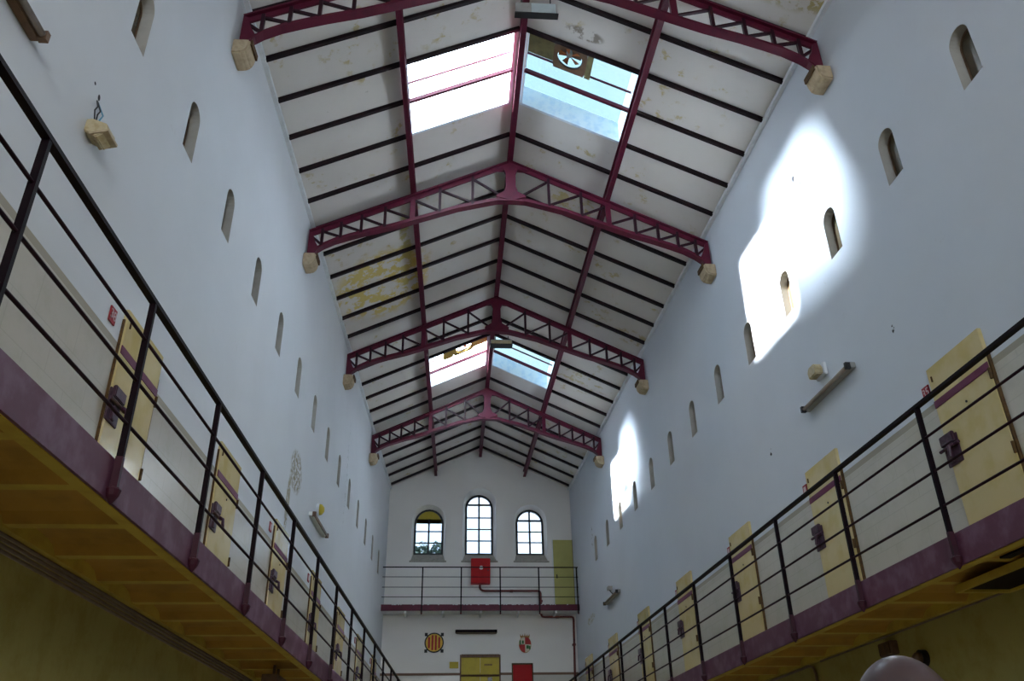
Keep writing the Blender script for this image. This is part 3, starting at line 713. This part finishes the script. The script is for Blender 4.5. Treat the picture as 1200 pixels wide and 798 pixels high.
# emergency lamp, right
def emerg(s, y, z, lab, w=.16, m=M_tan):
    e = empty('emergency_lamp', WP(s, y, z - .08), lab, 'lamp')
    MB().wbox(s, y - w, y + w, z - .08, z + .08, 0, .05).build('base', M_white, e, bevel=.01)
    r = MB(); r.prism([(-w * .8, -.07), (w * .8, -.07), (w * .9, .02), (w * .5, .075), (-w * .5, .075), (-w * .9, .02)], lambda u, v, t: WP(s, y + u, z + v, t), .05, .15); r.build('cover', m, e, bevel=.012)
emerg(1, 9.09, 4.73, 'tan emergency lamp on the right wall above the fluorescent light', .12)
e = empty('round_wall_lamp', WP(-1, 14.77, 4.72), 'round yellow lamp above the fluorescent light on the left wall', 'lamp')
MB().tube([WP(-1, 14.77, 4.79, 0), WP(-1, 14.77, 4.79, .05)], .11, 20).build('base', M_white, e)
MB().tube([WP(-1, 14.77, 4.79, .05), WP(-1, 14.77, 4.79, .09), WP(-1, 14.77, 4.79, .13)], [.10, .09, .04], 20).build('globe', M_yel, e, smooth=True)
e = empty('wall_bracket', WP(1, 20.7, 4.75), 'small bracket with wires above the far fluorescent light, right wall', 'bracket')
MB().wbox(1, 20.62, 20.78, 4.78, 4.86, 0, .10).build('plate', M_grey, e); MB().tube([WP(1, 20.7, 4.78, .05), WP(1, 20.6, 4.72, .06), WP(1, 20.45, 4.64, .05)], .012, 6).build('wire', M_black, e)
# flood lamp, left, hanging by its wires
e = empty('flood_lamp', WP(-1, 5.13, 4.47), 'tan box flood lamp on bare wires on the left wall above the railing', 'lamp')
r = MB(); r.prism([(0, 4.53), (.10, 4.47), (.17, 4.53), (.16, 4.60), (.04, 4.65), (0, 4.64)], lambda u, v, t: WP(-1, t, v, u), 5.04, 5.20); r.build('housing', M_tan, e, bevel=.008)
MB().hexa([WP(-1, 5.03, 4.485, .06), WP(-1, 5.21, 4.485, .06), WP(-1, 5.21, 4.52, .185), WP(-1, 5.03, 4.52, .185), WP(-1, 5.03, 4.50, .05), WP(-1, 5.21, 4.50, .05), WP(-1, 5.21, 4.54, .185), WP(-1, 5.03, 4.54, .185)]).build('rim', M_stone, e)
for k, (m, dy) in enumerate(((M_black, .0), (M_blue, .05), (M_black, -.05))):
    w = [WP(-1, 5.10 + dy * .3, 4.64, .04), WP(-1, 5.06 + dy, 4.70, .06), WP(-1, 5.12 + dy, 4.79, .04), WP(-1, 5.10 + dy * .2, 4.87, .01)]
    MB().tube(w, .006, 6).build('wire', m, e, smooth=True)

# lamps hanging below the trusses
def hanglamp(x0, x1, y, z0, z1, ztop, lab, mh, md, lid=True):
    e = empty('hanging_lamp', ((x0 + x1) / 2, y, z0), lab, 'lamp')
    D = .06 if lid else .16
    MB().box(x0, x1, y, y + D, z0 + .02, z1).build('housing', mh, e, bevel=.01)
    MB().box(x0 + (x1 - x0) * (.38 if lid else .04), x1 - .02, y - .012, y + D - .02, z0 + .015, z1 - .03).build('diffuser', md, e)
    r = MB(); r.box(x0 - .01, x1 + .01, y - .018, y + D + .01, z0, z0 + .018); r.build('rim', M_black, e)
    for x in (x0 + .08, x1 - .08): MB().tube([(x, y + D / 2, z1 - .01), (x, y + D / 2, ztop)], .008, 6).build('hanger', M_black, e)
hanglamp(-.27, .26, 7.42, 8.84, 9.06, 9.56, 'pale box lamp hanging below the apex of the nearest truss', M_grey, M_diff)
hanglamp(-.13, .34, 16.40, 9.05, 9.18, 9.31, 'brownish lamp hanging below the apex of the third truss', M_grey, M_tan, False)

# ------------------------------------------------------------------ under the galleries
for k, z in enumerate((1.585, 1.555, 1.522, 1.49)):
    r = MB(); off = .018 + .0 * k; r.tube([WP(-1, YN, z, off), WP(-1, 13.0, z, off)], .0125, 8)
    q = r.build('conduit', M_conduit, smooth=True)
    tag(q, 'thin conduit along the left wall below the gallery, %s of four' % ['topmost', 'second from top', 'third from top', 'lowest'][k], 'conduit', 'conduits under the left gallery')
e = empty('junction_box', WP(-1, 10.9, 1.32, .5), 'brown junction box hanging beneath the left gallery', 'junction box')
MB().wbox(-1, 10.55, 11.3, 1.36, 1.50, .42, .60).build('box', M_brown, e, bevel=.006)
for y in (10.8, 11.0): MB().tube([WP(-1, y, 1.5, .5), WP(-1, y, 1.63, .5)], .018, 8).build('stub_pipe', M_brown, e)
e = empty('deck_hatch', WP(1, 6, 1.54, .4), 'hatch opening with a dark plate for its shaded inside under the right gallery, near the frame edge', 'hatch')
MB().hexa([WP(1, 4.2, 1.565, .12), WP(1, 6.75, 1.565, .12), WP(1, 6.75, 1.565, .52), WP(1, 4.2, 1.565, .52), WP(1, 4.2, 1.6, .12), WP(1, 6.75, 1.6, .12), WP(1, 6.75, 1.6, .52), WP(1, 4.2, 1.6, .52)]).build('panel', M_iron, e)  # dark plate stands in for the shaded inside of the opening
r = MB(); r.wbox(1, 4.2, 6.8, 1.545, 1.6, .09, .12); r.wbox(1, 4.2, 6.8, 1.545, 1.6, .52, .55); r.wbox(1, 6.75, 6.8, 1.545, 1.6, .12, .52); r.build('frame', M_soffit, e)
MB().wbox(1, 4.2, 5.9, 1.585, 1.6, .66, .74).build('slot', M_iron, e)  # dark strip stands in for the shade inside the slot
e = empty('wall_box', WP(1, 8.9, 1.30), 'small brown box on the yellow lower right wall above the bald head', 'box')
MB().wbox(1, 8.78, 9.03, 1.40, 1.53, 0, .08).build('case', M_brown, e, bevel=.006); MB().wbox(1, 8.80, 9.01, 1.41, 1.52, .08, .09).build('lid', M_rust, e)
e = empty('bulkhead_lamp', WP(1, 8.35, 1.20), 'dark round bulkhead lamp on the yellow lower right wall', 'lamp')
MB().tube([WP(1, 8.35, 1.29, 0), WP(1, 8.35, 1.29, .06)], .075, 20).build('base', M_black, e)
MB().tube([WP(1, 8.35, 1.29, .06), WP(1, 8.35, 1.29, .10), WP(1, 8.35, 1.29, .13)], [.06, .05, .02], 20).build('glass', M_brown, e, smooth=True)
r = MB(); o = .02
r.tube([WP(1, 13.5, 1.57, o), WP(1, 10.85, 1.585, o), WP(1, 10.72, 1.56, o), WP(1, 10.68, 1.48, o), WP(1, 10.66, .4, o)], .016, 8)
tag(r.build('conduit', M_conduit, smooth=True), 'bent conduit turning down the lower right wall', 'conduit')
r = MB(); r.tube([WP(1, 10.5, 1.59, o), WP(1, 5.0, 1.59, o)], .010, 8); tag(r.build('conduit', M_conduit, smooth=True), 'straight thin conduit where the right gallery meets the wall', 'conduit')

# ------------------------------------------------------------------ bald person in front
def person(px, py, ztop):
    e = empty('person', (px, py, FLOOR), 'person seen from behind, bald crown at the bottom right of the frame', 'person')
    H = ztop - FLOOR; zf = FLOOR
    me = bpy.data.meshes.new('body'); 
    J = dict(pel=(0, 0, .94), wai=(0, .0, 1.06), che=(0, -.01, 1.28), sh=(0, 0, 1.43), nk=(0, .005, 1.50), hd=(0, .02, 1.60),
             hl=(-.09, 0, .90), kl=(-.10, .03, .50), al=(-.11, -.02, .09), tl=(-.13, .15, .03), hr=(.09, 0, .90), kr=(.10, .03, .50), ar=(.11, -.02, .09), tr=(.13, .15, .03),
             sl=(-.19, 0, 1.40), el=(-.25, -.03, 1.12), wl=(-.24, .06, .88), sr=(.19, 0, 1.40), er=(.25, -.03, 1.12), wr=(.24, .06, .88), pl=(-.235, .085, .80), pr=(.235, .085, .80))
    R = dict(pel=(.15, .11), wai=(.14, .10), che=(.16, .11), sh=(.13, .09), nk=(.06, .06), hd=(.055, .055), hl=(.09, .09), kl=(.06, .06), al=(.042, .045), tl=(.04, .03),
             sl=(.065, .065), el=(.045, .045), wl=(.028, .03), pl=(.035, .018))
    for a, b in (('hr', 'hl'), ('kr', 'kl'), ('ar', 'al'), ('tr', 'tl'), ('sr', 'sl'), ('er', 'el'), ('wr', 'wl'), ('pr', 'pl')): R[a] = R[b]
    E = [('pel', 'wai'), ('wai', 'che'), ('che', 'sh'), ('sh', 'nk'), ('nk', 'hd'), ('pel', 'hl'), ('hl', 'kl'), ('kl', 'al'), ('al', 'tl'), ('pel', 'hr'), ('hr', 'kr'), ('kr', 'ar'), ('ar', 'tr'),
         ('sh', 'sl'), ('sl', 'el'), ('el', 'wl'), ('wl', 'pl'), ('sh', 'sr'), ('sr', 'er'), ('er', 'wr'), ('wr', 'pr')]
    # fingers
    for sd, pn in ((-1, 'pl'), (1, 'pr')):
        b = Vector(J[pn])
        for k, (dy, ln) in enumerate(((-.026, .062), (-.009, .075), (.009, .080), (.026, .070))):
            a0, a1, a2 = 'f%d%d0' % (sd, k), 'f%d%d1' % (sd, k), 'f%d%d2' % (sd, k)
            J[a0] = tuple(b + Vector((0, dy, -.03))); J[a1] = tuple(b + Vector((sd * -.004, dy * 1.1, -.03 - ln * .5))); J[a2] = tuple(b + Vector((sd * -.02, dy * 1.1, -.03 - ln)))
            for q in (a0, a1, a2): R[q] = (.009, .009)
            E += [(pn, a0), (a0, a1), (a1, a2)]
        t0, t1 = 't%d0' % sd, 't%d1' % sd
        J[t0] = tuple(b + Vector((sd * -.012, .045, -.005))); J[t1] = tuple(b + Vector((sd * -.02, .06, -.045))); R[t0] = (.011, .011); R[t1] = (.009, .009); E += [(pn, t0), (t0, t1)]
    ks = list(J); k = (H - .11) / 1.64
    me.from_pydata([(J[q][0], J[q][1], J[q][2] * k) for q in ks], [(ks.index(a), ks.index(b)) for a, b in E], [])
    o = bpy.data.objects.new('body', me); COL.objects.link(o)
    sk = o.modifiers.new('skin', 'SKIN'); sk.use_smooth_shade = True
    for q, v in zip(ks, me.skin_vertices[0].data): v.radius = R[q]; v.use_root = (q == 'pel')
    su = o.modifiers.new('sub', 'SUBSURF'); su.levels = 2; su.render_levels = 2
    m2 = bpy.data.meshes.new_from_object(o.evaluated_get(bpy.context.evaluated_depsgraph_get())); bpy.data.objects.remove(o)
    # head joined to the body mesh
    bm = bmesh.new(); bm.from_mesh(m2)
    HZ = H - .125; r = bmesh.ops.create_uvsphere(bm, u_segments=40, v_segments=28, radius=1)
    for v in r['verts']:
        x, y, z = v.co
        w = .083 * (1 - .16 * max(0, -z) ** 1.4); l = .100 * (1 - .10 * max(0, -z))
        nx, ny, nz = x * w, y * l, z * .125
        if y > .2:
            if z < -.05: ny += .006 * (1 - abs(z + .55) * 1.2)
            nose = math.exp(-((x / .16) ** 2) - (((z + .12) / .20) ** 2)); ny += .022 * nose
            for ex in (-.38, .38): ny -= .010 * math.exp(-(((x - ex) / .17) ** 2) - (((z - .10) / .10) ** 2))
            ny += .005 * math.exp(-((x / .3) ** 2) - (((z + .46) / .07) ** 2)); ny -= .004 * math.exp(-((x / .3) ** 2) - (((z + .50) / .03) ** 2))
            ny += .006 * math.exp(-((x / .45) ** 2) - (((z - .26) / .08) ** 2))
        if y < -.1 and z < -.2: ny *= 1 - .15 * (-z)
        v.co = (nx, ny + .02, nz + HZ)
    for sx in (-1, 1):
        r = bmesh.ops.create_uvsphere(bm, u_segments=16, v_segments=12, radius=1)
        for v in r['verts']:
            x, y, z = v.co; d = -.006 if (y * y + z * z) < .35 and x * sx > 0 else 0
            v.co = (sx * (.083 + .004 + max(0, -y) * .010) + x * .008 + sx * d, y * .018 + .012, z * .032 + HZ - .012)
    bm.to_mesh(m2); bm.free()
    for p in m2.polygons: p.use_smooth = True
    b = bpy.data.objects.new('body', m2); COL.objects.link(b); b.parent = e; m2.materials.clear(); m2.materials.append(M_skin)
    # clothes: offset shells of the body
    def shell(name, test, mat, d):
        bm = bmesh.new(); bm.from_mesh(m2); bm.normal_update()
        kill = [f for f in bm.faces if not test(f.calc_center_median())]
        bmesh.ops.delete(bm, geom=kill, context='FACES'); 
        for v in bm.verts: v.co += v.normal * d
        mm = bpy.data.meshes.new(name); bm.to_mesh(mm); bm.free(); mm.materials.clear(); mm.materials.append(mat)
        oo = bpy.data.objects.new(name, mm); COL.objects.link(oo); oo.parent = e
        so = oo.modifiers.new('t', 'SOLIDIFY'); so.thickness = .004; so.offset = 1
        return oo
    shell('jacket', lambda c: (c.z > .86 * k and abs(c.x) < .3 and c.z < 1.475 * k) and not (abs(c.x) > .19 and c.z < .90 * k), M_cloth, .012)
    shell('trousers', lambda c: c.z > .085 and c.z < .93 * k and abs(c.x) < .20, M_trouser, .008)
    shell('shoes', lambda c: c.z < .10 and abs(c.x) < .22, M_shoe, .006)
person(-.262, 1.42, .226)

# ------------------------------------------------------------------ a tree beyond the end wall
e = empty('tree', (-1.55, 40, FLOOR), 'dark tree crown showing through the left arched window', 'tree')
MB().tube([(-1.55, 40, FLOOR), (-1.6, 40, 4), (-1.7, 40.1, 7.5)], [.3, .22, .12], 10).build('trunk', M_bark, e)
bm = bmesh.new()
for k in range(2600):
    a = random.uniform(0, 2 * math.pi); ph = math.acos(random.uniform(-1, 1)); rr = random.uniform(.75, 1.0) ** .5
    c = Vector((-1.7 + 2.1 * rr * math.sin(ph) * math.cos(a), 40.1 + 1.8 * rr * math.sin(ph) * math.sin(a), 9.0 + 2.25 * rr * math.cos(ph) * (1 + .1 * math.sin(5 * a))))
    q = Matrix.Rotation(random.uniform(0, 6.28), 3, Vector((random.random(), random.random(), random.random() + .1)).normalized()); z_ = .16
    vs = [bm.verts.new(c + q @ Vector(p)) for p in ((-z_, 0, 0), (0, -z_ * .5, .03), (z_, 0, 0), (0, z_ * .5, .03))]
    bm.faces.new(vs)
bmesh.ops.translate(bm, verts=bm.verts, vec=-Vector(e.location))
mm = bpy.data.meshes.new('foliage'); bm.to_mesh(mm); bm.free(); mm.materials.append(M_leaf)
o = bpy.data.objects.new('foliage', mm); COL.objects.link(o); o.parent = e

# ------------------------------------------------------------------ light
w = bpy.data.worlds.new('sky'); sc.world = w; w.use_nodes = True; nt = w.node_tree; nt.nodes.clear()
ow = N(nt, 'ShaderNodeOutputWorld'); bg = N(nt, 'ShaderNodeBackground'); nt.links.new(bg.outputs[0], ow.inputs[0])
tc = N(nt, 'ShaderNodeTexCoord').outputs['Generated']
n = noise(nt, tc, 3, 4)
nt.links.new(mixc(nt, ramp(nt, n, .4, .65), (.70, .86, 1.0), (.97, .98, 1.0)), bg.inputs['Color'])
bg.inputs['Strength'].default_value = 8.0
def sun_and_glow(d, energy, angle, col):
    l = bpy.data.lights.new('sun_and_glow', 'SUN'); l.energy = energy; l.angle = math.radians(angle); l.color = col
    o = bpy.data.objects.new('sun_and_glow', l); COL.objects.link(o); o.rotation_euler = Vector(d).to_track_quat('-Z', 'Y').to_euler(); o.location = (-10, 5, 20)
sun_and_glow((1, .03, -.82), 46, 3, (1, .98, .95))
sun_and_glow((1, -.27, -.74), 15, 11, (.85, .93, 1))  # broad second lamp added to spread the patch on the right wall
def portal(loc, sx, sy, d):
    l = bpy.data.lights.new('portal', 'AREA'); l.shape = 'RECTANGLE'; l.size = sx; l.size_y = sy
    l.cycles.is_portal = True
    o = bpy.data.objects.new('portal', l); COL.objects.link(o); o.location = loc; o.rotation_euler = Vector(d).to_track_quat('-Z', 'Y').to_euler()
for (ya, yb) in SKY:
    for s in (-1, 1):
        ym = (ya + yb) / 2; c = Vector((s * .265 * W(ym), ym, roofz(.265 * W(ym), ym) + SH + .02))
        nrm = Vector((-s * .42, 0, -.9)).normalized()
        l = .47 * W(ym) * 1.13 + .05
        lt = bpy.data.lights.new('portal', 'AREA'); lt.shape = 'RECTANGLE'; lt.size = l; lt.size_y = yb - ya + .1; lt.cycles.is_portal = True
        o = bpy.data.objects.new('portal', lt); COL.objects.link(o); o.location = c
        xax = Vector((s * .9, 0, -.42)).normalized() ; zax = -nrm; yax = zax.cross(xax)
        o.matrix_world = Matrix.Translation(c) @ Matrix((xax, yax, zax)).transposed().to_4x4()
portal((0, YN - .42, 5.6), 1.9, 5.2, (0, 1, 0))
for (c, hw, z0, zt) in BW: portal((c, YB + .47, (z0 + zt) / 2), 2 * hw, zt - z0, (0, -1, 0))

# ------------------------------------------------------------------ camera
cam = bpy.data.cameras.new('camera'); co = bpy.data.objects.new('camera', cam); COL.objects.link(co); sc.camera = co
p, ya_, ro, F = 0.5079, 0.0812, -0.0188, 1010.6
fw = Vector((math.sin(ya_) * math.cos(p), math.cos(ya_) * math.cos(p), math.sin(p))); rt_ = Vector((math.cos(ya_), -math.sin(ya_), 0)); up = rt_.cross(fw)
r2 = rt_ * math.cos(ro) + up * math.sin(ro); u2 = -rt_ * math.sin(ro) + up * math.cos(ro)
co.matrix_world = Matrix.Translation((-0.9973, 0, 0)) @ Matrix((r2, u2, -fw)).transposed().to_4x4()
cam.sensor_width = 36; cam.lens = F / 1200 * 36; cam.clip_start = .05; cam.clip_end = 500
sc.view_settings.view_transform = 'Standard'; sc.view_settings.look = 'None'; sc.view_settings.gamma = 1; sc.view_settings.use_curve_mapping = False
sc.view_settings.exposure = 1.2
sc.cycles.use_denoising = True
sc.cycles.max_bounces = 10; sc.cycles.diffuse_bounces = 7; sc.cycles.transparent_max_bounces = 12
sc.cycles.sample_clamp_indirect = 8
